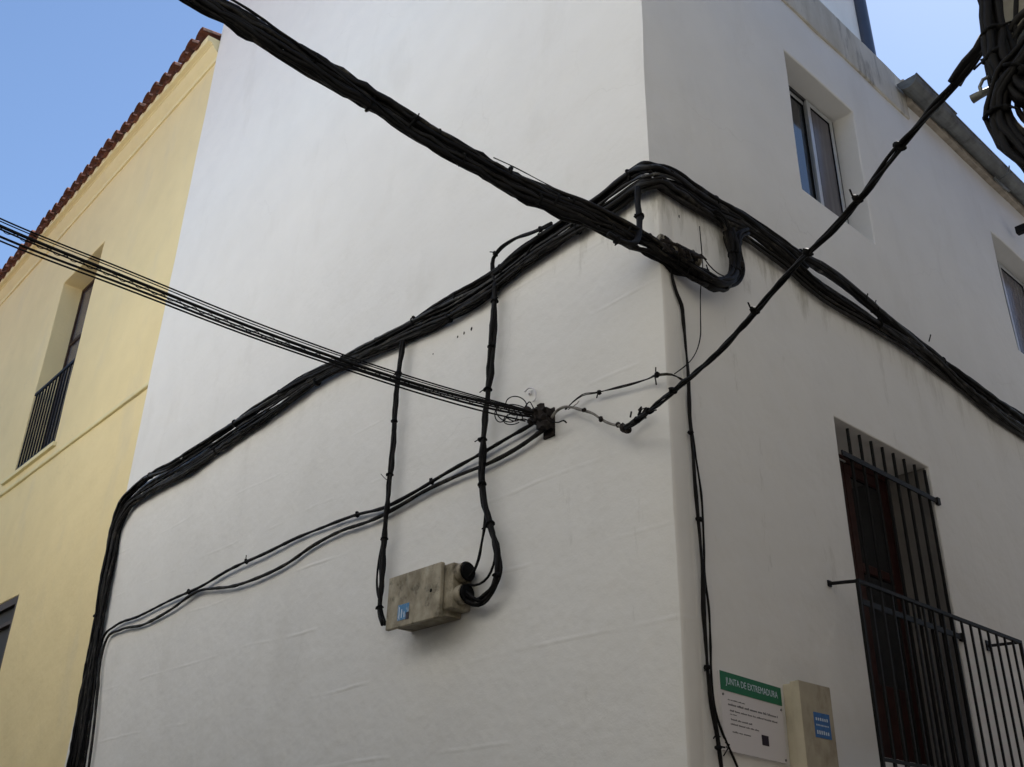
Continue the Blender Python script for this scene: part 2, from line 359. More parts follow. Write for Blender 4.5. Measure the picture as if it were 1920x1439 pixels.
# sloping ledge between the thick lower wall and the thinner upper wall
us = grid(XE, -.012, [], .3)
for i in range(len(us)-1):
    k1 = us[i]; k2 = us[i+1]; f = lambda k: XE+(k-XE)*(UX-XE)/(-.012-XE)
    mb.quad((k1, 0, ZL), (k2, 0, ZL), (f(k2), UY, ZL+.012), (f(k1), UY, ZL+.012))
for i in range(len(prof)-1):
    a, b = prof[i], prof[i+1]; fy = lambda y: UY+y*(.16-UY)/.16
    mb.quad((a[0], a[1], ZL), (b[0], b[1], ZL), (UX, fy(b[1]), ZL+.012), (UX, fy(a[1]), ZL+.012))
ys = grid(.16, 12, [1.95, 3.37], .3)
for i in range(len(ys)-1): mb.quad((0, ys[i], ZL), (0, ys[i+1], ZL), (UX, ys[i+1], ZL+.012), (UX, ys[i], ZL+.012))
wobble(mb, .011)
mb.build('lower_wall', [m_white_low, m_white_side], house, 35, recalc=True, bevel=.008)
mb = MB(); ZB = 9.37; ZP = 9.93; YP = 4.63; ZT = 16.0
sheet(mb, lambda u, z, d: (u, UY+d, z), XE, UX, ZL+.012, ZP-.02, step=.3)
sheet(mb, lambda u, z, d: (UX-d, u, z), UY, 12, ZL+.012, 9.62, holes=[W1, W2], step=.3)
sheet(mb, lambda u, z, d: (UX-d, u, z), UY, YP, 9.62, ZP-.02, step=.3)
wobble(mb, .010)
mb.build('upper_wall', m_white, house, 35, recalc=True, bevel=.012)
# attic storey: its street side continues the left facade, its other side is set back behind the parapet
mb = MB(); AX = -.55
sheet(mb, lambda u, z, d: (u, UY+d, z), XE, AX, ZP-.02, ZT, step=.5)
sheet(mb, lambda u, z, d: (AX-d, u, z), UY, 4.88, ZP-.05, ZT, step=.5)
mb.quad((AX, 4.88, 9.6), (XE, 4.88, 9.6), (XE, 4.88, ZT), (AX, 4.88, ZT)); mb.quad((XE, UY, 0), (XE, 12, 0), (XE, 12, 9.6), (XE, UY, 9.6))
mb.quad((XE, UY, 9.6), (XE, 4.88, 9.6), (XE, 4.88, ZT), (XE, UY, ZT)); mb.quad((XE, UY, ZT), (AX, UY, ZT), (AX, 4.88, ZT), (XE, 4.88, ZT))
wobble(mb, .008)
mb.build('attic_wall', m_white, house, 35, recalc=True, bevel=.012)
mb = MB()   # back and terrace
mb.quad((XE, 12, 0), (0, 12, 0), (0, 12, 9.6), (XE, 12, 9.6)); mb.build('back_wall', m_white, house)
mb = MB(); mb.quad((AX, UY+.15, ZP-.4), (UX-.15, UY+.15, ZP-.4), (UX-.15, YP, ZP-.4), (AX, YP, ZP-.4))
mb.quad((UX, YP, 9.5), (AX, YP, 9.5), (AX, YP, ZP-.4), (UX, YP, ZP-.4))
mb.build('terrace', m_white, house)
# parapet band, slightly proud, stained
mb = MB(); o_ = .022
sheet(mb, lambda u, z, d: (UX+o_-d, u, z), UY-.022, YP, ZB, ZP, step=.12)
ky = grid(UY-.022, YP, [], .12)
for i in range(len(ky)-1):
    mb.quad((UX+o_, ky[i], ZB), (UX-.02, ky[i], ZB), (UX-.02, ky[i+1], ZB), (UX+o_, ky[i+1], ZB))
    mb.quad((UX+o_, ky[i], ZP), (UX+o_, ky[i+1], ZP), (UX-.18, ky[i+1], ZP), (UX-.18, ky[i], ZP))
    mb.quad((UX-.18, ky[i], ZP), (UX-.18, ky[i+1], ZP), (UX-.18, ky[i+1], ZP-.4), (UX-.18, ky[i], ZP-.4))
mb.quad((UX+o_, YP, ZB), (UX-.18, YP, ZB), (UX-.18, YP, ZP), (UX+o_, YP, ZP))
mb.quad((UX+o_, UY-.022, ZB), (UX+o_, UY-.022, ZP), (AX, UY-.022, ZP), (AX, UY-.022, ZB))
mb.quad((UX+o_, UY-.022, ZP), (UX-.18, UY+.15, ZP), (AX, UY+.15, ZP), (AX, UY-.022, ZP))
mb.quad((UX+o_, UY-.022, ZB), (AX, UY-.022, ZB), (AX, UY+.03, ZB), (UX-.02, UY+.03, ZB))
for i, v in enumerate(mb.v):
    p = Vector(v); mb.v[i] = (p.x+.006*noise.noise(p*3), p.y, p.z+.012*noise.noise(p*2.5+Vector((3, 3, 3))))
mb.build('parapet_band', m_band, house, 35, recalc=True, bevel=.01)
# downpipe at the attic corner
mb = MB(); px, py = AX+.03, 4.95
mb.tube([(px, py, z*.5+9.5) for z in range(0, 13)], .085, 14)
for z in (10.55, 12.2, 14): mb.tube([(px, py, z), (px, py, z+.12)], .095, 14)
mb.tube([(px-.02, py, 11.0), (px-.09, py-.12, 11.0)], .012, 6)
mb.build('downpipe', m_pipe, house, 40)
# lower tiled roof beyond the parapet and its zinc gutter
mb = MB()
for k in range(40):
    y = YP+.06+k*.2
    pts = [(UX+.13-.0*t, y, 9.78) for t in (0,)]
    x0 = UX+.04; seg = []
    for j in range(7):
        a = math.pi*j/6; seg.append((y+.1-.1*math.cos(a), .055*math.sin(a)))
    for j in range(6):
        (a0, h0), (a1, h1) = seg[j], seg[j+1]
        mb.quad((x0, a0, 9.74+h0), (x0, a1, 9.74+h1), (x0-4, a1, 11.0+h1), (x0-4, a0, 11.0+h0))
        mb.quad((x0, a0, 9.70), (x0, a1, 9.70), (x0, a1, 9.74+h1), (x0, a0, 9.74+h0))
mb.build('tiled_roof', m_tile, house, 50)
mb = MB(); mb.box(UX-.1, UX+.07, YP+.02, 12, 9.6, 9.80); mb.box(UX-.15, UX+.05, YP-.03, YP+.14, 9.72, 9.93)
mb.build('eave_mortar', m_stone, house, bevel=.01)
gut = []
GX, GZ, GR = .065, 9.73, .095
mb = MB()
def gutter(y0, y1, R, n=10, th=.008):
    arc = [(GX+R*math.cos(math.pi+math.pi*j/n), GZ+R*1.05*math.sin(math.pi+math.pi*j/n)) for j in range(n+1)]
    inn = [(GX+(R-th)*math.cos(math.pi+math.pi*j/n), GZ+(R-th)*1.05*math.sin(math.pi+math.pi*j/n)) for j in range(n+1)]
    for A, s in ((arc, 1), (inn, -1)):
        for j in range(n): mb.quad((A[j][0], y0, A[j][1]), (A[j+1][0], y0, A[j+1][1]), (A[j+1][0], y1, A[j+1][1]), (A[j][0], y1, A[j][1]))
    for j in range(n):
        mb.quad((arc[j][0], y1, arc[j][1]), (arc[j+1][0], y1, arc[j+1][1]), (inn[j+1][0], y1, inn[j+1][1]), (inn[j][0], y1, inn[j][1]))
    c = (GX, GZ)
    for j in range(n):
        mb.quad((arc[j][0], y0, arc[j][1]), (arc[j+1][0], y0, arc[j+1][1]), (c[0], y0, c[1]), (c[0], y0, c[1]-.001))
    mb.tube([(GX+R, y0, GZ), (GX+R, y1, GZ)], .012, 8)
gutter(4.42, 5.35, GR+.022); gutter(5.33, 12, GR)
go = mb.build('gutter', m_zinc, house, 40)
for y in (5.0, 6.7, 7.9, 9.5):
    mb = MB(); mb.tube([(GX+(GR+.03)*math.cos(math.pi+math.pi*j/10), y, GZ+(GR+.03)*1.05*math.sin(math.pi+math.pi*j/10)) for j in range(11)], .009, 6); mb.build('gutter_bracket', m_zinc, go, 40)
mb = MB(); mb.tube([(.02, 6.6, 9.60), (.05, 6.75, 9.52), (.04, 6.95, 9.56)], .016, 6)
mb.build('gutter_hook', m_zinc, go, 40)

# windows of the upper floor
def window(y0, y1, z0, z1, lab, split=.30):
    X = UX-.225
    wn = MB(); fr = .035
    for (a, b, c, d) in ((y0, y1, z1-fr, z1), (y0, y1, z0, z0+fr), (y0, y0+fr, z0+fr, z1-fr), (y1-fr, y1, z0+fr, z1-fr)): wn.box(X-.05, X+.0, a, b, c, d)
    wo = wn.build('window', m_alu_d, house, bevel=.003); wo['label'] = lab
    ym = split
    def sash(a, b, x, pm, t=.045):
        s = MB()
        for (p, q, c, d) in ((a, b, z1-fr-t, z1-fr-.002), (a, b, z0+fr+.002, z0+fr+t), (a, a+t, z0+fr+t, z1-fr-t), (b-t, b, z0+fr+t, z1-fr-t)): s.box(x-.03, x, p, q, c, d)
        s.build('sash', m_alu, wo, bevel=.004)
        g = MB(); g.box(x-.02, x-.012, a+t-.004, b-t+.004, z0+fr+t-.004, z1-fr-t+.004)
        g.build('pane', pm, wo)
        g = MB(); e = .014
        for (p, q, c, d) in ((a+t, b-t, z1-fr-t-e, z1-fr-t), (a+t, b-t, z0+fr+t, z0+fr+t+e), (a+t, a+t+e, z0+fr+t+e, z1-fr-t-e), (b-t-e, b-t, z0+fr+t+e, z1-fr-t-e)): g.box(x-.012, x-.004, p, q, c, d)
        g.build('gasket', m_rub, wo)
    sash(y0+fr, ym+.05, X-.018, m_glass); sash(ym, y1-fr-.02, X+.02, m_curtain, .055)
    r = MB(); r.box(X-.6, X-.055, y0-.2, y1+.2, z0-.2, z1+.2); r.build('room_shade', m_darkfill, wo)
window(*W1[:4], 'sliding window between the tall cable and the parapet', onR(1507, 180, UX-.225).y)
window(*W2[:4], 'sliding window at the right edge', onR(1876, 505, UX-.225).y-.09)

# balcony door: opening, leaf, grille
X = -.36; y0, y1, z0, z1 = DOOR[:4]
dr = MB(); dr.box(X-.06, X, y0, y1, z1-.05, z1); dr.box(X-.06, X, y0, y0+.05, z0, z1-.05); dr.box(X-.06, X, y1-.05, y1, z0, z1-.05)
door = dr.build('balcony_door', m_redwood, house, bevel=.004)
for a, b in ((y0+.05, (y0+y1)/2-.004), ((y0+y1)/2+.004, y1-.05)):
    lf = MB(); X1 = X-.01; s = .09
    for (p, q, c, d) in ((a, b, z1-.05-s, z1-.052), (a, b, z0+.02, z0+.6), (a, a+s, z0+.6, z1-.05-s), (b-s, b, z0+.6, z1-.05-s), (a+s, b-s, z0+1.45, z0+1.52)): lf.box(X1-.045, X1, p, q, c, d)
    lf.build('leaf', m_redwood, door, bevel=.004)
    g = MB(); g.box(X1-.03, X1-.022, a+s, b-s, z0+.6, z1-.05-s); g.build('pane', m_glass, door)
r = MB(); r.box(X-.9, X-.07, y0-.2, y1+.2, z0-.2, z1+.2); r.build('room_shade', m_darkfill, door)
mb = MB(); mb.box(X+.002, X+.012, y0+.05, y0+.72, z1-.062, z1-.050); mb.build('draught_strip', m_alu, door)
mb = MB(); mb.box(X+.0, -.03, y1-.012, y1-.003, z0, z1-.004); mb.build('reveal_shade_panel', m_grey, house)  # added panel, its grey stands for shade on the right jamb
gr = MB()
for k in range(8):
    y = 2.115+k*(3.283-2.115)/7; gr.tube([(.002, y, 2.3), (.002, y, 4.755)], .0135, 6)
for z in (4.512, 3.41): gr.box(.010, .022, y0+.01, y1+.03, z-.02, z+.02)
gr.box(-.01, .03, y1+.005, y1+.05, 4.512-.03, 4.512+.03); gr.box(-.01, .03, y1+.005, y1+.05, 3.38, 3.44)
gro = gr.build('window_grille', m_iron, house, 40)

# balcony
bal = empty('balcony', (.12, 2.7, 2.2), None, None); bal.parent = house
bx, by0, by1, bz = .225, 1.55, 3.93, 3.43
sl_ = MB(); sl_.box(.003, .34, 1.4, 4.08, 2.16, 2.28); sl_.build('balcony_slab', m_white, bal, bevel=.01)
rl = MB(); rl.box(bx-.012, bx+.012, by0-.01, by1+.01, bz-.012, bz+.012); rl.box(bx-.010, bx+.010, by0, by1, 2.34, 2.36)
rl.tube([(bx, by0, bz), (.01, by0+.03, bz+.03), (-.03, by0+.03, bz+.03)], .012, 6); rl.tube([(bx, by1, bz), (.01, by1-.08, bz-.01), (-.03, by1-.08, bz-.01)], .012, 6)
rl.box(.002, .012, by0+.01, by0+.05, bz+.01, bz+.05); rl.box(.002, .012, by1-.11, by1-.05, bz-.05, bz+.03)
rl.build('rail', m_iron, bal, 40)
nb = 17
for k in range(nb+1):
    y = by0+(by1-by0)*k/nb; t = MB(); R = .011 if k in (0, nb) else .0075
    t.box(bx-R, bx+R, y-R, y+R, 2.27, bz-.012); t.build('baluster', m_iron, bal)

# ================================================================== YELLOW HOUSE
yh = empty('yellow_house', (-17, .1, 0), 'pale yellow house with terracotta eave tiles left of the white house', 'house')
YY = .10; YA = (-14.62, -12.66, 7.90, 11.88, .42); YB = (-14.45, -12.53, 3.3, 5.41, .10); XL = -30
mb = MB()
sheet(mb, lambda u, z, d: (u, YY+d, z), XL, XE-.004, 0, 13.75, holes=[YA, YB], step=.4)
wobble(mb, .012, .8)
mb.build('wall', m_yellow, yh, 35, recalc=True, bevel=.012)
mb = MB(); mb.quad((XL, YY, 0), (XL, 12, 0), (XL, 12, 13.7), (XL, YY, 13.7)); mb.build('end_wall', m_yellow, yh)
mb = MB(); mb.quad((XE-.01, .3, 9), (XE-.01, 12, 9), (XE-.01, 12, 13.7), (XE-.01, .3, 13.7)); mb.build('gable_wall', m_yellow, yh)
mb = MB(); mb.quad((XL, 12, 0), (XE, 12, 0), (XE, 12, 15), (XL, 12, 15))
mb.build('back_wall', m_yellow, yh)
def sweep(prof, x0, x1, name, m_, parent, wob=.004):
    mb = MB(); xs = grid(x0, x1, [], .5)
    for i in range(len(xs)-1):
        for j in range(len(prof)-1):
            a, b = prof[j], prof[j+1]
            mb.quad((xs[i], a[0], a[1]), (xs[i+1], a[0], a[1]), (xs[i+1], b[0], b[1]), (xs[i], b[0], b[1]))
    n = len(mb.v)
    for q in (x0, x1):
        i = len(mb.v)
        for p in prof: mb.v.append((q, p[0], p[1]))
        mb.f.append(tuple(range(i, i+len(prof)))); mb.m.append(0)
    wobble(mb, wob, .9)
    return mb.build(name, m_, parent, 35, recalc=True)
sweep([(YY+.02, 13.52), (YY-.03, 13.52), (YY-.045, 13.56), (YY-.03, 13.60), (YY-.05, 13.62), (YY-.10, 13.66), (YY-.15, 13.73), (YY-.17, 13.735), (YY-.17, 13.76), (YY-.24, 13.765), (YY-.255, 13.80), (YY-.255, 13.86), (YY+.02, 13.88)], XL, XE-.02, 'cornice', m_yellow2, yh)
sweep([(YY+.01, 7.60), (YY-.035, 7.605), (YY-.045, 7.62), (YY-.045, 7.655), (YY+.01, 7.665)], XL, XE-.01, 'string_course', m_yellow2, yh)
sweep([(YY+.2, 7.83), (YY-.05, 7.83), (YY-.055, 7.85), (YY-.055, 7.895), (YY+.35, 7.915)], -15.05, -12.52, 'window_sill', m_yellow2, yh)
# eave tiles: rows of half-round covers over channel tiles
mb = MB(); step = .34; n = int((XE-.05-XL)/step)
for k in range(n):
    xc = XE-.2-k*step; rj = random.Random(k); dx = rj.uniform(-.012, .012); dz = rj.uniform(-.008, .01); out = rj.uniform(-.015, .03)
    for row in range(5):
        yf = YY-.34-out+row*.36; zf = 13.93+dz+row*.115; L_ = .42
        R0, R1 = .12, .145
        ring = lambda y, z, R, s: [(xc+dx+R*math.cos(math.pi*j/6), y, z+s*R*math.sin(math.pi*j/6)) for j in range(7)]
        A = ring(yf, zf, R1, 1); B = ring(yf+L_, zf+.13, R0, 1); A2 = ring(yf, zf, R1-.018, 1); B2 = ring(yf+L_, zf+.13, R0-.018, 1)
        for j in range(6):
            mb.quad(A[j], A[j+1], B[j+1], B[j]); mb.quad(A2[j], B2[j], B2[j+1], A2[j+1]); mb.quad(A[j], A2[j], A2[j+1], A[j+1])
        A = ring(yf+.04, zf+.0, R1, -1); B = ring(yf+L_, zf+.13, R0, -1)
        for S in (A, B):
            for j in range(7): S[j] = (S[j][0]-step/2, S[j][1], S[j][2]+.01)
        A2 = [(x, y, z-.015) for x, y, z in A]; B2 = [(x, y, z-.015) for x, y, z in B]
        for j in range(6):
            mb.quad(A[j], A[j+1], B[j+1], B[j]); mb.quad(A2[j], B2[j], B2[j+1], A2[j+1]); mb.quad(A[j], A2[j], A2[j+1], A[j+1])
mb.build('eave_tiles', m_tile, yh, 45)
mb = MB(); mb.quad((XL, YY-.1, 13.9), (XE, YY-.1, 13.9), (XE, 12, 17.6), (XL, 12, 17.6)); mb.build('roof', m_tile, yh)
# tall window with its railing
x0, x1, z0, z1 = YA[:4]; Yd = YY+.36
f = MB(); s = .07
for (p, q, c, d) in ((x0, x1, z1-s, z1), (x0, x0+s, z0, z1-s), (x1-s, x1, z0, z1-s), (x0+s, x1-s, z0+2.7, z0+2.78), ((x0+x1)/2-.05, (x0+x1)/2+.05, z0, z0+2.7), ((x0+x1)/2-.05, (x0+x1)/2+.05, z0+2.78, z1-s)): f.box(p, q, Yd, Yd+.06, c, d)
yw = f.build('tall_window', m_brownwood, yh, bevel=.004)
g = MB(); g.box(x0+s-.01, x1-s+.01, Yd+.03, Yd+.04, z0, z1-s); g.build('pane', m_curtain, yw)
g = MB(); g.box(x0-.2, x1+.2, Yd+.07, Yd+.9, z0-.2, z1+.2); g.build('room_shade', m_darkfill, yw)
rl = MB(); rl.box(x0-.02, x1+.02, YY+.01, YY+.045, 9.46, 9.51)
rr_ = rl.build('window_railing', m_iron, yh)
rl = MB(); rl.box(x0, x1, YY+.02, YY+.04, 8.0, 8.03); rl.build('bottom_rail', m_iron, rr_)
for k in range(12):
    x = x0+.08+k*(x1-x0-.16)/11; t = MB(); t.box(x-.013, x+.013, YY+.018, YY+.042, 7.9, 9.46); t.build('baluster', m_iron, rr_)
x0, x1, z0, z1 = YB[:4]; Yd = YY+.02
f = MB()
for (p, q, c, d) in ((x0, x1, z1-.12, z1), (x0, x0+.1, z0, z1-.12), (x1-.1, x1, z0, z1-.12), (x0+.1, x1-.1, z1-.42, z1-.36)): f.box(p, q, Yd-.01, Yd+.08, c, d)
yb = f.build('lower_window', m_brownwood, yh, bevel=.004)
f = MB(); f.box(x1-.17, x1-.13, Yd+.03, Yd+.06, z0, z1-.44); f.box((x0+x1)/2-.04, (x0+x1)/2+.04, Yd+.03, Yd+.06, z0, z1-.44); f.build('sash', m_alu, yb, bevel=.003)
f = MB(); f.box(x0+.1, x1-.1, Yd+.055, Yd+.065, z0, z1-.12); f.build('pane', m_darkfill, yb)
f = MB(); f.box(x0-.2, x1+.2, Yd+.09, Yd+.9, z0-.2, z1+.2); f.build('room_shade', m_darkfill, yb)

# ================================================================== NEIGHBOURS ROUND THE JUNCTION
cb = empty('corner_building', (2.6, -1.2, 0), 'beige rendered building edge at the top right corner, behind the looped cables', 'building')
mb = MB()
sheet(mb, lambda u, z, d: (u, -1.2+d, z), 2.594, 14, 0, 10.4, holes=[(4.2, 5.3, 3.6, 5.4, .25), (7.2, 8.3, 3.6, 5.4, .25)], step=.3)
sheet(mb, lambda u, z, d: (2.594+d, u, z), -1.2, 14, 4.0, 10.4, holes=[(2.5, 3.5, 4.3, 5.8, .25), (6.5, 7.5, 4.3, 5.8, .25)], step=.4, mi=1)  # unseen alley face, toned for the light bounced onto the right wall
mb.quad((14, -1.2, 0), (14, 14, 0), (14, 14, 10.4), (14, -1.2, 10.4)); mb.quad((2.594, 14, 0), (14, 14, 0), (14, 14, 10.4), (2.594, 14, 10.4))
wobble(mb, .014, 1.5); mb.build('wall', [m_beige, m_dull], cb, 35, recalc=True, bevel=.015)
mb = MB(); sheet(mb, lambda u, z, d: (2.594+d, u, z), -1.2, 14, 0, 4.0, step=.6); mb.build('added_dark_base', m_darkstone, cb)  # unseen dark base, added to darken the lower alley
mb = MB(); mb.quad((2.45, -1.35, 10.4), (14, -1.35, 10.4), (14, 14, 12), (2.45, 14, 12)); mb.quad((2.45, -1.35, 10.4), (2.45, 14, 12), (2.45, 14, 10.4), (2.45, 14, 10.3)); mb.build('roof', m_tile, cb)
for a, b in ((4.2, 5.3), (7.2, 8.3)):
    f = MB(); f.box(a, b, -1.0, -.94, 3.6, 5.4); f.build('window', m_glass, cb)
def opposite(name, x0, x1, yf, yb, h, m_, label):  # unseen houses; heights and wall tones shaped for the bounce light
    o = empty(name, ((x0+x1)/2, yf, 0), label, 'house'); mb = MB(); hs = []; n = int((x1-x0)/2.6)
    for k in range(n):
        xc = x0+(k+.5)*(x1-x0)/n; hs += [(xc-.5, xc+.5, 3.7, 5.6, .25), (xc-.5, xc+.5, .05, 2.2, .25)]
    sheet(mb, lambda u, z, d: (u, yf-d, z), x0, x1, 0, h, holes=hs, step=1.0)
    mb.quad((x0, yf, 0), (x0, yb, 0), (x0, yb, h), (x0, yf, h)); mb.quad((x1, yf, 0), (x1, yb, 0), (x1, yb, h), (x1, yf, h)); mb.quad((x0, yb, 0), (x1, yb, 0), (x1, yb, h), (x0, yb, h))
    mb.build('wall', m_, o, recalc=True)
    mb = MB(); n = len(hs)//2; ed = [x0]+[e for h in hs[1::2] for e in h[:2]]+[x1]      # dark stone base between the doors, added to dim the low bounce light
    for k in range(0, len(ed), 2): mb.box(ed[k], ed[k+1], yf-.05, yf+.05, 0, 3.3)
    mb.build('added_dark_base', m_darkstone, o)
    mb = MB(); mb.quad((x0, yf+.3, h-.02), (x1, yf+.3, h-.02), (x1, yb, h+2), (x0, yb, h+2)); mb.build('roof', m_tile, o)
    for a, b, c, d, _ in hs:
        f = MB(); f.box(a, b, yf-.26, yf-.2, c, d); f.build('window' if c > 1 else 'door', m_glass if c > 1 else m_brownwood, o)
opposite('village_house', -12, 1.5, -6.0, -16, 11.2, m_white, 'unseen white two storey village house across the street, facing the white corner house')
opposite('village_house', 1.55, 14, -6.0, -16, 10.6, m_beige, 'unseen beige two storey village house across the street, facing the beige corner')
opposite('village_house', -30, -12.05, -6.2, -16, 9.0, m_beige, 'unseen cream two storey village house across the street, facing the yellow house')

# ================================================================== CABLE BUNDLES ON THE WALLS
nL, nR, nC = Vector((0, -1, 0)), Vector((1, 0, 0)), Vector((.7, -.7, 0))
def refwall(p):
    t = min(1, max(0, (p.y+p.x*0+.05)/.25)) if p.x > -.25 else 0
    if p.x > -.02 and p.y > .2: t = 1
    return (nL*(1-t)+nR*t).normalized()
downU = [(124, 1470), (132, 1439), (146, 1360), (160, 1280), (172, 1210), (184, 1140), (200, 1050), (214, 985), (228, 945), (252, 916)]
downLo = [(140, 1470), (147, 1439), (160, 1350), (172, 1275), (184, 1200), (196, 1130), (211, 1050), (224, 985), (240, 955), (275, 926)]
U_ = LL(downU+[(330, 868), (405, 818), (480, 769), (560, 717), (650, 672), (720, 635), (770, 607), (850, 562), (920, 521), (985, 468), (1050, 424), (1120, 378), (1165, 340), (1188, 322)], 'L', .07) + \
     [('C', 1214, 316, .07)] + LL([(1245, 322), (1310, 362), (1390, 405), (1440, 441), (1500, 479), (1560, 515), (1640, 580), (1730, 650), (1800, 705), (1860, 748), (1925, 792), (1990, 838)], 'R', .06)
Lo_ = LL(downLo+[(340, 890), (410, 843), (480, 796), (600, 712), (700, 661), (770, 630), (850, 592), (920, 547), (985, 495), (1050, 450), (1110, 413), (1160, 380), (1192, 355)], 'L', .055) + \
     [('C', 1218, 343, .06)] + LL([(1260, 352), (1325, 395), (1400, 428), (1460, 470), (1520, 523), (1600, 577), (1680, 630), (1740, 668), (1800, 722), (1860, 770), (1925, 812), (1990, 856)], 'R', .05)
M_ = LL([(133, 1470), (140, 1439), (153, 1360), (166, 1278), (178, 1205), (190, 1135), (205, 1050), (219, 985), (234, 951), (262, 922), (290, 904), (345, 872), (480, 783), (600, 707), (700, 657), (770, 618), (850, 578), (920, 533), (985, 482), (1050, 438), (1110, 398), (1160, 362), (1195, 338)], 'L', .06) + \
     [('C', 1218, 332, .07)] + LL([(1255, 338), (1330, 378), (1400, 418), (1460, 456), (1510, 505)], 'R', .055)
bundle('cable_bundle', 'thick black cable bundle running along the walls and round the corner of the white house', 'cable bundle', [
    dict(path=P3(U_), n=8, r=.0155, w=.038, h=.034, ref=refwall, seed=1, rough=1, twist=1.1, pinch=(.10, .22, .33, .44, .50, .56, .63, .74, .86), ties=(.16, .27, .38, .47, .53, .6, .68, .8), mats=[m_cable, m_cable, m_cable, m_cable_w]),
    dict(path=P3(Lo_), n=8, r=.0155, w=.040, h=.034, ref=refwall, seed=2, rough=1, twist=.9, pinch=(.3, .41, .52, .60, .8), mats=[m_cable, m_cable_d]),
    dict(path=P3(M_), n=4, r=.012, w=.050, h=.03, rough=1, ref=refwall, seed=3, twist=.4, mats=[m_cable, m_cable_w, m_cable_d]),
    dict(path=P3(LL([(1235, 352), (1290, 385), (1340, 412), (1400, 447), (1470, 497), (1540, 556), (1620, 603), (1700, 652), (1790, 720), (1870, 785), (1930, 826)], 'R', .035)), n=5, r=.011, w=.035, h=.02, ref=nR, seed=5, twist=.4, mats=[m_cable_d, m_cable]),
])
# loop above and the drop that goes down to the conduits of the grey box
D2 = [(930, 532), (927, 565), (925, 600), (921, 660), (915, 730), (908, 800), (904, 860), (905, 920), (914, 965), (926, 1010), (933, 1055), (929, 1090), (915, 1115), (895, 1128), (870, 1123)]
bundle('cable_bundle', 'black cable drop looping above the main run and hanging down right of the weathered box', 'cable bundle', [
    dict(path=P3(LL(D2[:-1], 'L', .08)+[('L', 870, 1118, .10)]), n=6, r=.0125, w=.022, h=.020, ref=nL, seed=11, rough=1, twist=3.5, pinch=(.06, .2, .33, .47, .6, .72, .86)),
    dict(path=P3(LL([(1035, 420), (1000, 436), (960, 452), (935, 470), (925, 485), (924, 505), (931, 530)], 'L', .085)), n=2, r=.011, w=.009, h=.009, ref=nL, seed=12, twist=3, pinch=(.15, .7)),
    dict(path=P3(LL([(980, 492), (995, 465), (1012, 440)], 'L', .085)), n=1, r=.009, w=.004, h=.004, ref=nL, seed=13),
    dict(path=P3(LL([(912, 950), (910, 985), (904, 1020), (898, 1050), (886, 1078), (872, 1092)], 'L', .085)), n=1, r=.0105, w=.004, h=.004, ref=nL, seed=14),
    dict(path=P3(LL([(928, 1030), (924, 1060), (914, 1082), (898, 1095), (872, 1096)], 'L', .085)), n=1, r=.009, w=.004, h=.004, ref=nL, seed=15),
    dict(path=P3(LL([(932, 1040), (940, 1055), (938, 1085), (924, 1112)], 'L', .075)), n=1, r=.008, w=.004, h=.004, ref=nL, seed=16),
    dict(path=P3(LL([(900, 1128), (888, 1122), (880, 1116), (868, 1108)], 'L', .11)), n=1, r=.010, w=.004, h=.004, ref=nL, seed=17),
])
D1 = [(756, 640), (750, 680), (745, 720), (740, 780), (735, 850), (730, 910), (724, 970), (720, 1030), (717, 1090), (713, 1130), (714, 1155), (720, 1170)]
bundle('cable_bundle', 'black cable drop hanging down to the left side of the weathered box', 'cable bundle', [
    dict(path=P3(LL(D1, 'L', .075)), n=6, r=.0125, w=.019, h=.016, ref=nL, seed=21, rough=1, twist=3, pinch=(.12, .3, .5, .72, .93)),
    dict(path=P3(LL([(717, 1015), (710, 1050), (706, 1090), (708, 1115), (714, 1135)], 'L', .07)), n=1, r=.009, w=.003, h=.003, ref=nL, seed=22),
    dict(path=P3(LL([(714, 889), (722, 898), (733, 905)], 'L', .06)), n=1, r=.003, w=.002, h=.002, ref=nL, seed=23),
])
# slack pair along the lower wall, from the left run up to the iron anchor
bundle('cable_pair', 'slack pair of thin black cables rising across the lower wall to the iron anchor', 'cable', [
    dict(path=P3(LL([(152, 1475), (158, 1439), (168, 1370), (178, 1290), (184, 1230), (196, 1192), (215, 1175), (260, 1156), (330, 1121), (375, 1101), (430, 1069), (500, 1037), (560, 1008), (600, 992), (670, 966), (720, 953), (780, 922), (840, 886), (900, 853), (960, 818), (1000, 795), (1022, 780)], 'L', .035)), n=1, r=.014, w=.004, h=.004, ref=nL, seed=31, ties=(.42, .55, .75, .86)),
    dict(path=P3(LL([(162, 1475), (167, 1439), (176, 1370), (184, 1290), (191, 1230), (201, 1198), (225, 1182), (270, 1171), (320, 1144), (375, 1108), (400, 1104), (430, 1101), (480, 1085), (540, 1056), (590, 1022), (640, 996), (700, 975), (745, 952), (800, 920), (860, 892), (920, 868), (975, 838), (1012, 812), (1028, 800)], 'L', .035)), n=1, r=.015, w=.004, h=.004, ref=nL, seed=32, mats=[m_cable_d]),
])
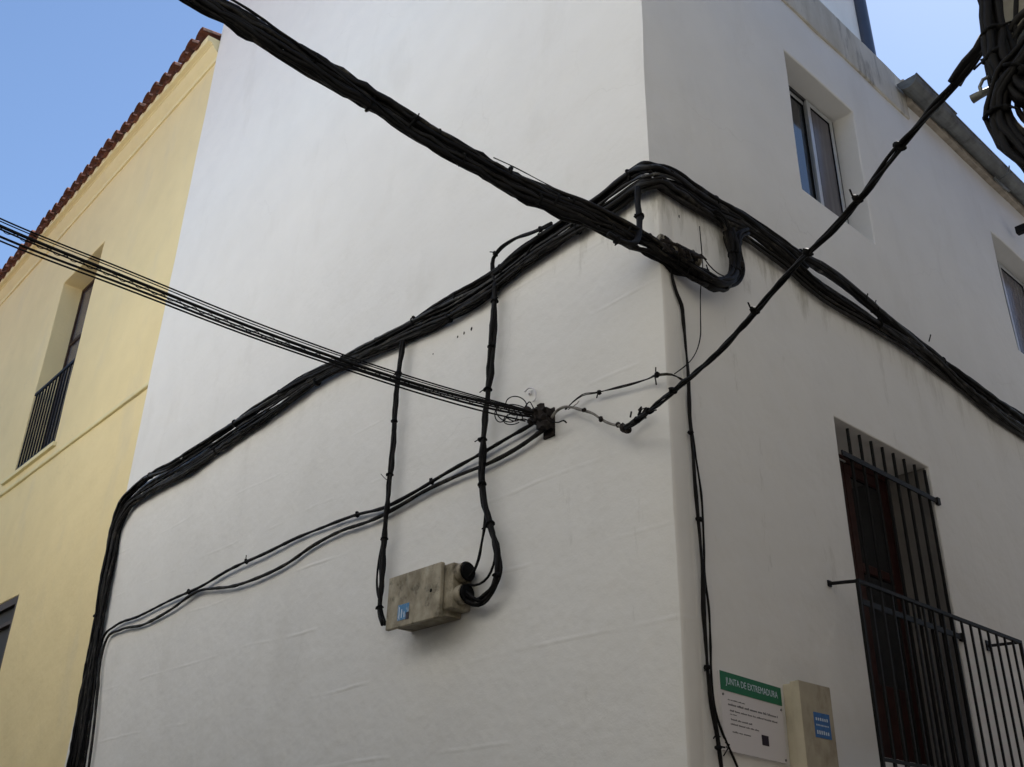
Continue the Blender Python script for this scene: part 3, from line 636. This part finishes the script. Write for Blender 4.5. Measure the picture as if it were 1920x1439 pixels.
# thin drop on the right wall beside the corner
bundle('cable_pair', 'thin twisted black wires running down the right wall beside the corner', 'cable', [
    dict(path=P3(LL([(1257, 490), (1262, 525), (1270, 552), (1278, 572), (1281, 600), (1285, 650), (1290, 705), (1292, 745), (1295, 800), (1300, 850), (1303, 900), (1308, 960), (1314, 1030), (1318, 1090), (1319, 1140), (1323, 1200), (1328, 1270), (1335, 1330), (1343, 1370), (1350, 1420), (1356, 1470)], 'R', .025)), n=2, r=.0075, w=.005, h=.005, ref=nR, seed=41, twist=5, ties=(.38, .55, .82, .95)),
    dict(path=P3(LL([(1291, 735), (1298, 800), (1306, 860), (1316, 930), (1319, 980), (1321, 1035), (1323, 1085), (1330, 1140), (1333, 1200), (1335, 1270), (1340, 1320), (1350, 1360), (1363, 1392), (1378, 1425), (1396, 1470)], 'R', .02)), n=1, r=.0065, w=.003, h=.003, ref=nR, seed=42),
    dict(path=P3(LL([(1337, 1385), (1342, 1378), (1350, 1382)], 'R', .02)), n=1, r=.004, w=.002, h=.002, ref=nR, seed=43),
    dict(path=P3(LL([(1360, 1392), (1368, 1396), (1362, 1410), (1357, 1418)], 'R', .02)), n=1, r=.003, w=.002, h=.002, ref=nR, seed=44),
])
bundle('loose_wire', 'thin loose wire hanging below the cable loop and joining the light span', 'wire', [
    dict(path=P3(LL([(1312, 425), (1316, 470), (1318, 500), (1314, 545), (1314, 600), (1314, 628), (1308, 655), (1297, 675), (1284, 688), (1265, 702)], 'R', .05)), n=1, r=.0035, w=.002, h=.002, ref=nR, seed=45),
])

# ================================================================== SPANS ACROSS THE STREET
E1 = onR(1345, 530, .16); S1 = Vector((-1.95, -6.0, 7.1))
sp = [(1330, 524), (1290, 504), (1255, 482), (1215, 458), (1160, 430), (1100, 402), (1040, 378), (980, 350), (900, 306), (820, 265), (740, 215), (680, 178), (620, 141), (560, 104), (500, 68), (440, 32), (385, 2), (350, -20)]
pts = [onV(x, y, E1, S1) for x, y in sp]
# carry on in the same straight line to the wall across the street
last = pts[-1]; pts += [last.lerp(S1, k) for k in (.35, .7, 1.0)]
pts[-1] = S1.copy()
upv = Vector((0, 0, 1))
loop = [onR(1312, 515, .14), onR(1345, 530, .13), onR(1372, 524, .11), onR(1378, 500, .09), onR(1376, 470, .08), onR(1368, 435, .07), onR(1352, 408, .07), onR(1335, 396, .06)]
s2 = [(1300, 512), (1330, 530), (1362, 536), (1384, 520), (1387, 495), (1381, 462), (1385, 440), (1400, 432)]
loop2 = [onR(x, y, .09) for x, y in s2]
ms = [m_cable, m_cable, m_cable_d]
def lobe(dz): return [p+Vector((0, 0, dz*.25)) for p in reversed(loop[1:6])]+[p+Vector((0, 0, dz*min(1, .25+.25*i))) for i, p in enumerate(pts[1:])]
bundle('cable_bundle', 'very thick black cable bundle spanning from the top left to the house corner', 'cable bundle', [
    dict(path=lobe(.040), n=8, r=.0165, w=.034, h=.045, ref=nR, seed=51, rough=1, twist=.7, step=.06, ties=(.03, .11, .17, .24, .30, .36, .47), mats=ms),
    dict(path=lobe(-.045), n=7, r=.0165, w=.034, h=.045, ref=nR, seed=58, rough=1, twist=.6, step=.06, ties=(.05, .14, .2, .27, .34, .42), mats=ms),
    dict(path=pts, n=3, r=.012, w=.06, h=.075, ref=upv, seed=59, rough=1, twist=1.6, step=.06, ties=(.02, .09, .165, .31), mats=ms),
    dict(path=loop, n=3, r=.012, w=.036, h=.03, ref=nR, seed=52, rough=1, twist=1., ties=(.25, .5), mats=[m_cable, m_cable_d]),
    dict(path=loop2, n=4, r=.013, w=.025, h=.025, ref=nR, seed=53, twist=.5, ties=(.6,), mats=[m_cable]),
    dict(path=[onC(1196, 352, .06), onC(1196, 380, .07), onC(1200, 415, .09), onC(1197, 445, .13), onC(1186, 458, .18), onC(1165, 454, .22), onC(1140, 438, .26)], n=4, r=.013, w=.016, h=.02, ref=nC, seed=54, ties=(.3, .9)),
    dict(path=[onV(x, y, E1, S1)+Vector((0, 0, .0)) for x, y in ((925, 296), (960, 312), (1010, 338), (1055, 362), (1088, 382))], n=1, r=.0035, w=.001, h=.001, ref=upv, seed=55),
    dict(path=[onR(x, y, .10) for x, y in ((1305, 500), (1320, 485), (1330, 498), (1345, 512), (1362, 520))], n=1, r=.004, w=.001, h=.001, ref=nR, seed=56),
    dict(path=[onR(x, y, .13) for x, y in ((1386, 470), (1387, 500), (1382, 525), (1372, 535))], n=1, r=.006, w=.001, h=.001, ref=nR, seed=57),
])
# suspension iron and pale tape at the corner where the heavy span is tied
an = empty('cable_clamp', onC(1290, 480, .16), 'rusty clamp wrapped in pale tape on the heavy span at the corner', 'clamp')
mb = MB(); tp = [onV(x, y, E1, S1)+Vector((0, 0, .04)) for x, y in ((1232, 462), (1255, 474), (1280, 488), (1312, 503))]
mb.tube(catmull(tp, .02), [.05+.008*math.sin(i*1.9) for i in range(len(catmull(tp, .02)))], 10, jit=.5); mb.build('tape_wrap', m_tape, an, 0)
mb = MB()
rng = random.Random(77)
for i in range(26):
    x = 1245+rng.random()*75; y = 456+(x-1245)*.45+rng.uniform(-9, 10); q = onR(x, y, .17+rng.uniform(-.03, .02)); d = Vector((rng.uniform(-.5, .5), rng.uniform(-1, 1), rng.uniform(-.7, .4))).normalized()*rng.uniform(.012, .045)
    mb.tube([q-d, q, q+d], [.006+.006*rng.random(), .014*rng.uniform(.5, 1.1), .005], 6, jit=.8)
mb.tube([onR(1240, 450, .2), onR(1275, 462, .17), onR(1315, 482, .14)], .012, 6, jit=.6)
mb.build('clamp_iron', m_rust, an, 0)
mb = MB(); mb.blob(onR(1384, 496, .10), .036, 3, .8); mb.tube([onR(1380, 500, .03), onR(1392, 492, .13)], .012, 6); mb.blob(onR(1384, 455, .06), .03, 5, .8)
mb.build('wall_hook', m_rust, an, 0)

# anchor on the left wall and the sheaf of telephone wires
E2 = onL(1010, 778, .10); S2 = Vector((-3.3, -6.0, 5.6))
wires = [(.0058, [(0, 410), (240, 508), (479, 605), (660, 671), (800, 716), (900, 745), (985, 768)]),
         (.0115, [(0, 424), (240, 522), (479, 617), (660, 682), (800, 726), (900, 752), (1000, 774)]),
         (.0062, [(0, 430), (240, 529), (479, 624), (660, 688), (800, 731), (900, 757), (1000, 779)]),
         (.0085, [(0, 444), (240, 537), (479, 629), (660, 691), (800, 735), (900, 762), (1000, 783)]),
         (.0062, [(0, 452), (240, 544), (479, 635), (660, 697), (800, 742), (900, 770), (985, 790)]),
         (.0042, [(0, 415), (240, 513), (479, 610), (660, 675), (800, 720), (900, 748), (985, 770)])]
for i, (r, ps) in enumerate(wires):
    off = Vector((.0, -.0, 0)); A = [onV(x, y, E2, S2) for x, y in reversed(ps)]
    d = (A[-1]-A[-2]); A += [A[-1]+d*.4+Vector((0, 0, .02)), S2+Vector((.02*i, 0, .05*i-.1))]
    L_ = ['uppermost thin wire of the sheaf spanning from the left edge to the iron anchor', 'thickest black wire of the sheaf spanning from the left edge to the iron anchor',
          'twisted wire just under the thickest one in the sheaf from the left edge', 'second lowest wire of the sheaf spanning from the left edge',
          'lowest thin wire of the sheaf spanning from the left edge to the iron anchor', 'second thin wire from the top of the sheaf from the left edge'][i]
    root = empty('overhead_wire', A[0], L_, 'wire', 'wires of the sheaf from the left edge to the iron anchor')
    path = catmull(A, .05)
    MB().tube(path, r, 6).build('cable', m_cable, root, 0)
    if i == 2:     # lashing wire twisted round it
        pp = []; fine = catmull(A, .012)
        for j, p in enumerate(fine):
            t = (fine[min(j+1, len(fine)-1)]-fine[max(j-1, 0)]).normalized(); n = (upv-t*upv.dot(t)).normalized(); b = t.cross(n); a = j*.75
            pp.append(p+(n*math.cos(a)+b*math.sin(a))*(r+.004))
        MB().tube(pp, .0024, 4).build('lashing', m_cable, root, 0)
wa = empty('wall_anchor', onL(1020, 785, 0), 'dark rusted iron anchor with coiled wire ends on the lower left wall', 'anchor')
mb = MB(); c = onL(1024, 790, .04); mb.box(c.x-.055, c.x+.045, -.012, .02, c.z-.11, c.z+.10); mb.box(c.x-.04, c.x+.035, -.075, -.014, c.z+.03, c.z+.085); mb.box(c.x-.05, c.x+.04, -.085, -.014, c.z-.06, c.z+.012)
for i, (x, y, r) in enumerate(((1005, 772, .035), (1016, 768, .034), (1018, 783, .036), (1004, 785, .032), (990, 772, .03), (1022, 797, .035), (995, 790, .022))): mb.blob(onL(x, y, .08), r, i, .8)
for x, y in ((1026, 772), (1028, 796), (1036, 812)): mb.tube([onL(x, y, .01), onL(x, y, .06)], .009, 6)
mb.build('iron_plate', m_rust, wa, 30)
def ringpts(cx, cy, rx, ry, rot, o, turns=1., n=28, a0=0):
    out = []
    for j in range(int(n*turns)+1):
        a = a0+2*math.pi*j/n; x = rx*math.cos(a); y = ry*math.sin(a); c_, s_ = math.cos(rot), math.sin(rot)
        out.append(onL(cx+x*c_-y*s_, cy+x*s_+y*c_, o+.02*math.sin(a*.5)))
    return out
for (cx, cy, rx, ry, rot, tr, a0) in ((968, 760, 20, 16, .3, .8, 2.6), (950, 776, 21, 14, .5, 1.0, 0), (962, 786, 18, 10, -.2, .9, 1), (972, 770, 24, 9, .3, 1, 2), (940, 775, 12, 17, .2, .9, 0)):
    MB().tube(catmull(ringpts(cx, cy, rx, ry, rot, .085, tr, 16, a0), .02), .0042, 6).build('wire_coil', m_cable, wa, 0)
for ps in (((955, 775), (965, 779), (978, 775), (1000, 778)), ((950, 784), (965, 790), (980, 786), (1000, 794), (1012, 800)), ((930, 762), (955, 762), (980, 770), (1005, 774)), ((1035, 792), (1048, 792), (1057, 789), (1062, 793)), ((984, 764), (992, 754), (1000, 765))):
    MB().tube(catmull([onL(x, y, .07) for x, y in ps], .02), .005, 6, jit=.3).build('wire_end', m_cable, wa, 0)
hk = MB(); hk.tube(catmull([onL(x, y, .03) for x, y in ((984, 735), (990, 729), (999, 729), (1004, 737), (1004, 748), (999, 754))], .01), .0055, 6); hk.blob(onL(993, 738, .015), .012, 2, .5)
hk.tube([onL(1004, 748, .03), onL(999, 755, -.01)], .004, 6)
tag(hk.build('wall_hook', m_wht, None, 0), 'small whitewashed hook above the iron anchor', 'hook')

# light span to the building at top right, ending in a grey sleeve chain
E3 = onL(1172, 800, .12); S3 = onL(1850, 72, 1.24)
sp3 = [(1172, 801), (1200, 784), (1240, 752), (1300, 703), (1340, 668), (1380, 625), (1440, 558), (1500, 493), (1545, 447), (1590, 398), (1650, 325), (1700, 263), (1745, 210), (1790, 158), (1820, 120), (1850, 72)]
P = [onV(x, y, E3, S3) for x, y in sp3]
bundle('cable_bundle', 'light span of two twisted black cables rising from the left wall to the top right', 'cable bundle', [
    dict(path=P, n=3, r=.0088, w=.0115, h=.010, ref=upv, seed=61, rough=1, twist=7., ties=(.05, .1, .2, .47, .62, .74, .83), step=.04, mats=[m_cable]),
    dict(path=[onV(x, y, E3, S3) for x, y in ((1790, 158), (1815, 120), (1838, 95), (1850, 70))], n=2, r=.016, w=.012, h=.012, ref=upv, seed=62, twist=2),
    dict(path=[onL(x, y, .06) for x, y in ((1176, 797), (1190, 786), (1205, 775), (1210, 766), (1202, 768), (1198, 780))], n=1, r=.009, w=.003, h=.003, ref=nL, seed=63),
])
rp = MB(); rp.tube(catmull([onL(x, y, o) for x, y, o in ((1034, 784, .05), (1042, 773, .05), (1056, 764, .06), (1072, 764, .07), (1090, 769, .08), (1112, 776, .09), (1128, 787, .09), (1148, 796, .1), (1172, 799, .11))], .02), .0095, 8, jit=.5)
rpo = tag(rp.build('stay_rope', m_rope, None, 0), 'grey sleeved stay running from the iron anchor to the light span', 'stay')
tb = empty('turnbuckle', onL(1172, 803, .1), 'small rusty shackles and knots where the light span meets the stay', 'shackle')
for i, (x, y, r) in enumerate(((1095, 769, .016), (1127, 787, .018), (1170, 803, .026), (1178, 808, .018), (1160, 797, .017))): MB().blob(onL(x, y, .10), r, i, .6).build('knot', m_rust, tb, 0)
MB().tube(ringpts(1176, 806, 7, 6, 0, .09, 1, 14), .006, 6).build('shackle_ring', m_rust, tb, 0)
for q in (((1182, 783), (1184, 772)), ((1197, 770), (1203, 763)), ((1205, 775), (1214, 768))): MB().tube([onL(*q[0], .1), onL(*q[1], .1)], .006, 5).build('wire_end', m_rust, tb, 0)
bundle('loose_wire', 'thin twisted wire from the iron anchor across the corner to the light span', 'wire', [
    dict(path=P3(LL([(1060, 768), (1074, 754), (1092, 741), (1115, 737), (1150, 729), (1190, 719), (1215, 711)], 'L', .05)+[('C', 1232, 704, .05)]+LL([(1250, 702), (1268, 706), (1284, 716)], 'R', .06)), n=2, r=.0042, w=.004, h=.004, ref=nL, seed=71, twist=9, ties=(.28, .78), mats=[m_cable_d]),
    dict(path=P3(LL([(1228, 705), (1230, 714), (1231, 722)], 'L', .05)), n=1, r=.004, w=.002, h=.002, ref=nL, seed=72),
    dict(path=P3(LL([(1065, 768), (1082, 757), (1086, 752)], 'L', .05)), n=1, r=.003, w=.002, h=.002, ref=nL, seed=73, mats=[m_rope]),
])

# heavy cables on the building at the top right (its front stands 1.2 m proud of the left facade plane)
K = lambda ps, o=1.25: [onL(x, y, o) for x, y in ps]
bundle('cable_bundle', 'tangle of thick black cables looping on the beige building at the top right corner', 'cable bundle', [
    dict(path=K([(1838, -60), (1848, -10), (1855, 30), (1863, 80), (1872, 120), (1888, 150), (1905, 170), (1935, 190)], 1.29), n=7, r=.015, w=.034, h=.03, ref=nL, seed=81, rough=1, twist=1.4, ties=(.45, .6)),
    dict(path=K([(1950, 60), (1915, 112), (1892, 145), (1872, 180), (1868, 215), (1880, 245), (1905, 275), (1945, 310)], 1.31), n=9, r=.015, w=.042, h=.03, ref=nL, seed=82, rough=1, twist=1.4, ties=(.25, .55)),
    dict(path=K([(1872, 60), (1885, 95), (1895, 120), (1910, 150), (1945, 180)]), n=4, r=.02, w=.04, h=.03, ref=nL, seed=83, twist=.6, mats=[m_cable_d, m_cable]),
    dict(path=K([(1888, 82), (1900, 58), (1915, 38), (1945, 15)]), n=3, r=.014, w=.022, h=.02, ref=nL, seed=84, mats=[m_cable_d, m_cable]),
    dict(path=K([(1908, -30), (1906, 20), (1904, 60), (1902, 100)]), n=1, r=.010, w=.002, h=.002, ref=nL, seed=85),
    dict(path=K([(1849, 70), (1848, 105), (1852, 140), (1858, 168), (1866, 190)], 1.27), n=1, r=.011, w=.003, h=.003, ref=nL, seed=86),
    dict(path=K([(1945, 120), (1910, 150), (1895, 178), (1892, 210), (1905, 235), (1940, 262)], 1.26), n=3, r=.016, w=.03, h=.02, ref=nL, seed=87, mats=[m_cable_d]),
    dict(path=K([(1945, 85), (1905, 118), (1880, 150)], 1.26), n=3, r=.018, w=.03, h=.02, ref=nL, seed=88),
])
ph = MB(); ph.tube([onL(1822, 187, 1.28), onL(1836, 179, 1.28), onL(1862, 166, 1.22)], [.017, .015, .012], 10)
ph.tube([onL(x, y, 1.27) for x, y in ((1841, 176), (1837, 163), (1843, 150), (1856, 143), (1870, 142))], .007, 6)
tag(ph.build('pipe_bracket', m_zinc, None, 40), 'short grey pipe stub with a wire ring sticking out of the cable tangle', 'bracket')
wb = MB(); c = onR(1919, 428, .08); wb.box(c.x-.09, c.x+.03, c.y-.03, c.y+.05, c.z-.05, c.z+.05); wb.tube([(c.x, c.y+.02, c.z), (c.x+.06, c.y+.02, c.z-.03)], .022, 8)
tag(wb.build('wall_lamp', m_iron, None, 40, bevel=.006), 'small black fitting on the white wall at the right edge above the window', 'fitting')
for x, y, l in ((1624, 563, 'thin iron hook over the middle of the cable run on the right wall'), (1742, 640, 'thin iron hook over the cable run nearer the right edge')):
    tag(MB().tube([onR(x, y, -.05), onR(x, y, .10), onR(x+3, y-12, .11)], .006, 5).build('cable_hook', m_iron, None, 0), l, 'hook', 'hooks over the cable run')

# ================================================================== BOXES AND SIGN
jb = empty('junction_box', (-2.18, 0, 3.42), 'weathered cream junction box with two conduits on the lower left wall', 'junction box')
bx0, bx1, bz0, bz1 = -2.485, -1.875, 3.235, 3.615
mb = MB(); mb.box(bx0+.03, bx1-.012, -.17, .02, bz0+.02, bz1-.02); mb.build('body', m_box, jb, bevel=.008)
mb = MB(); mb.box(bx0, bx1, -.205, -.172, bz0, bz1); mb.box(bx0+.012, bx1-.012, -.172, -.15, bz0+.012, bz1-.012)
lid = mb.build('lid', m_box, jb, bevel=.006)
mb = MB(); mb.tube([(bx1-.10, -.200, 3.43), (bx1-.10, -.2065, 3.43)], .014, 10); mb.build('lock', m_rub, lid)
mb = MB(); mb.box(bx0+.14, bx0+.27, -.2075, -.2055, bz0+.045, bz0+.155); st = mb.build('sticker', m_blue2, lid)
mb = MB()
for k in range(3):
    mb.box(bx0+.155+.03*k, bx0+.163+.03*k, -.2088, -.2078, bz0+.06, bz0+.14-.02*k)
mb.build('sticker_print', m_pale, lid)
mb = MB(); mb.box(bx0+.24, bx0+.275, -.2095, -.2080, bz0+.04, bz0+.09); mb.build('torn_patch', m_navy, lid)
for k, (cx, cz, r) in enumerate(((-1.785, 3.535, .066), (-1.785, 3.385, .064))):
    mb = MB(); P_ = [(bx1-.03, -.095, cz-.005), (cx-.035, -.095, cz), (cx+.06, -.095, cz)]
    mb.tube(P_, [r*.98, r*1.0, r*1.08], 20, cap=False); mb.tube([(x+.001, y, z) for x, y, z in P_], [r*.8, r*.86, r*.97], 20, cap=False)
    a = MB(); mb.build('conduit_socket', m_box, jb, 40)
    a.tube([(cx-.02, -.095, cz), (cx+.057, -.095, cz)], r*.9, 20); a.tube([(cx+.05, -.095, cz), (cx+.075, -.095, cz)], [r*.96, r*.9], 20)
    a.build('rubber_seal', m_rub, jb, 40)
mb = MB(); mb.box(bx1-.02, bx1+.085, -.165, .01, bz0+.055, bz1-.012); mb.build('side_block', m_box, jb, bevel=.01)

mbx = empty('meter_box', (0, 1.08, 2.45), 'tall beige meter box with a blue sticker, right of the green headed sign', 'meter box')
mb = MB(); mb.box(-.01, .085, .925, 1.235, 2.0, 2.725); mb.build('body', m_meter, mbx, bevel=.01)
mb = MB(); mb.box(.087, .118, .915, 1.245, 1.99, 2.735); ld = mb.build('lid', m_meter_lid, mbx, bevel=.006)
mb = MB(); mb.box(.06, .1175, .908, .9145, 1.99, 2.73); mb.build('lid_rim', m_meter, mbx, bevel=.002)
mb = MB(); mb.box(.1185, .1205, 1.03, 1.195, 2.43, 2.57); mb.build('sticker', m_blue, ld)
mb = MB(); rng = random.Random(4)
for z, n_, h in ((2.535, 6, .020), (2.50, 9, .009), (2.46, 6, .022)):
    for k in range(n_):
        y = 1.045+k*.135/n_; mb.box(.1212, .1220, y, y+.135/n_*.55, z-h/2, z+h/2*rng.uniform(.5, 1))
mb.build('sticker_print', m_pale, ld)

sg = empty('information_sign', (0, .58, 2.5), 'white information sign with a green header on the right wall beside the meter box', 'sign')
def sgp(u, v, o=0): return (.014+o, .296+u*.576, 2.712-.006*0-v*.415-u*.02)
def plate(u0, u1, v0, v1, o0, o1, name, m_, par, bev=None):
    mb = MB(); v = [sgp(u, vv, o) for o in (o0, o1) for (u, vv) in ((u0, v1), (u1, v1), (u1, v0), (u0, v0))]
    mb.v = v; mb.f = [(0, 3, 2, 1), (4, 5, 6, 7), (0, 1, 5, 4), (1, 2, 6, 5), (2, 3, 7, 6), (3, 0, 4, 7)]; mb.m = [0]*6
    return mb.build(name, m_, par, bevel=bev)
pl = plate(0, 1, 0, 1, -.02, .004, 'panel', m_wht, sg)
hd_ = plate(.0, .995, .0, .245, .0045, .0065, 'header', m_green, sg)
plate(.60, .71, .70, .83, .0045, .006, 'emblem', m_navy, sg)
for u_, v_ in ((.03, .30), (.97, .30), (.03, .96), (.97, .96)):
    q = Vector(sgp(u_, v_, .004)); MB().tube([q, q+Vector((.004, 0, 0))], .007, 8).build('screw', m_zinc, sg)
fc = bpy.data.curves.new('t', 'FONT'); fc.body = 'JUNTA DE EXTREMADURA'; fc.size = .1; fc.extrude = .0006; fc.resolution_u = 2
fo = bpy.data.objects.new('t', fc); C.objects.link(fo); bpy.context.view_layer.update()
me = bpy.data.meshes.new_from_object(fo.evaluated_get(bpy.context.evaluated_depsgraph_get())); bpy.data.objects.remove(fo)
xs = [v.co.x for v in me.vertices]; ys_ = [v.co.y for v in me.vertices]; x0_, x1_ = min(xs), max(xs); y0_, y1_ = min(ys_), max(ys_)
for v in me.vertices:
    u = .08+.85*(v.co.x-x0_)/(x1_-x0_); vv = .185-.115*(v.co.y-y0_)/(y1_-y0_); q = sgp(u, vv, .0075+v.co.z*.5); v.co = q
me.name = 'header_lettering'; me.materials.clear(); me.materials.append(m_pale)
ho = bpy.data.objects.new('header_lettering', me); C.objects.link(ho); ho.parent = hd_; ho.matrix_parent_inverse = (Matrix.Translation(sg.location)@hd_.matrix_local).inverted() if False else Matrix.Identity(4)
ho.parent = None; ho.parent = sg; ho.matrix_parent_inverse = Matrix.Translation(sg.location).inverted()
mb = MB(); rng = random.Random(8)
rows = [(.345, .10, .36, .014, .004), (.395, .10, .90, .030, .0075), (.475, .12, .88, .022, .006), (.525, .12, .22, .014, .005), (.585, .13, .46, .022, .006), (.645, .12, .56, .020, .006), (.74, .14, .43, .020, .006)]
for v_, ua, ub, h_, wd in rows:
    u = ua
    while u < ub:
        for _ in range(rng.randint(4, 10)):
            if u > ub: break
            hh = h_*rng.choice((.65, .65, .65, 1)); a = sgp(u, v_+h_-hh, .0045); b = sgp(u+wd*1.1, v_+h_, .0052)
            mb.box(a[0], b[0], a[1], b[1], b[2], a[2]); u += wd*1.9
        u += wd*2
mb.build('body_print', m_txt, sg)
for r_ in ():
    pass
# small scars and fixings on the lower left wall
for x, y, r in ((858, 632, .008), (870, 625, .010), (884, 617, .012), (812, 664, .006)): MB().blob(onL(x, y, -.001), r, int(x), .6, (1, .3, 1.4)).build('wall_scar', m_rust, house, 0)
for x, y, r in ((1273, 406, .009), (1313, 438, .007), (1293, 446, .006)): MB().blob(onR(x, y, -.001), r, int(x), .6, (.3, 1, 2.0)).build('wall_scar', m_rust, house, 0)
bpy.context.view_layer.update()
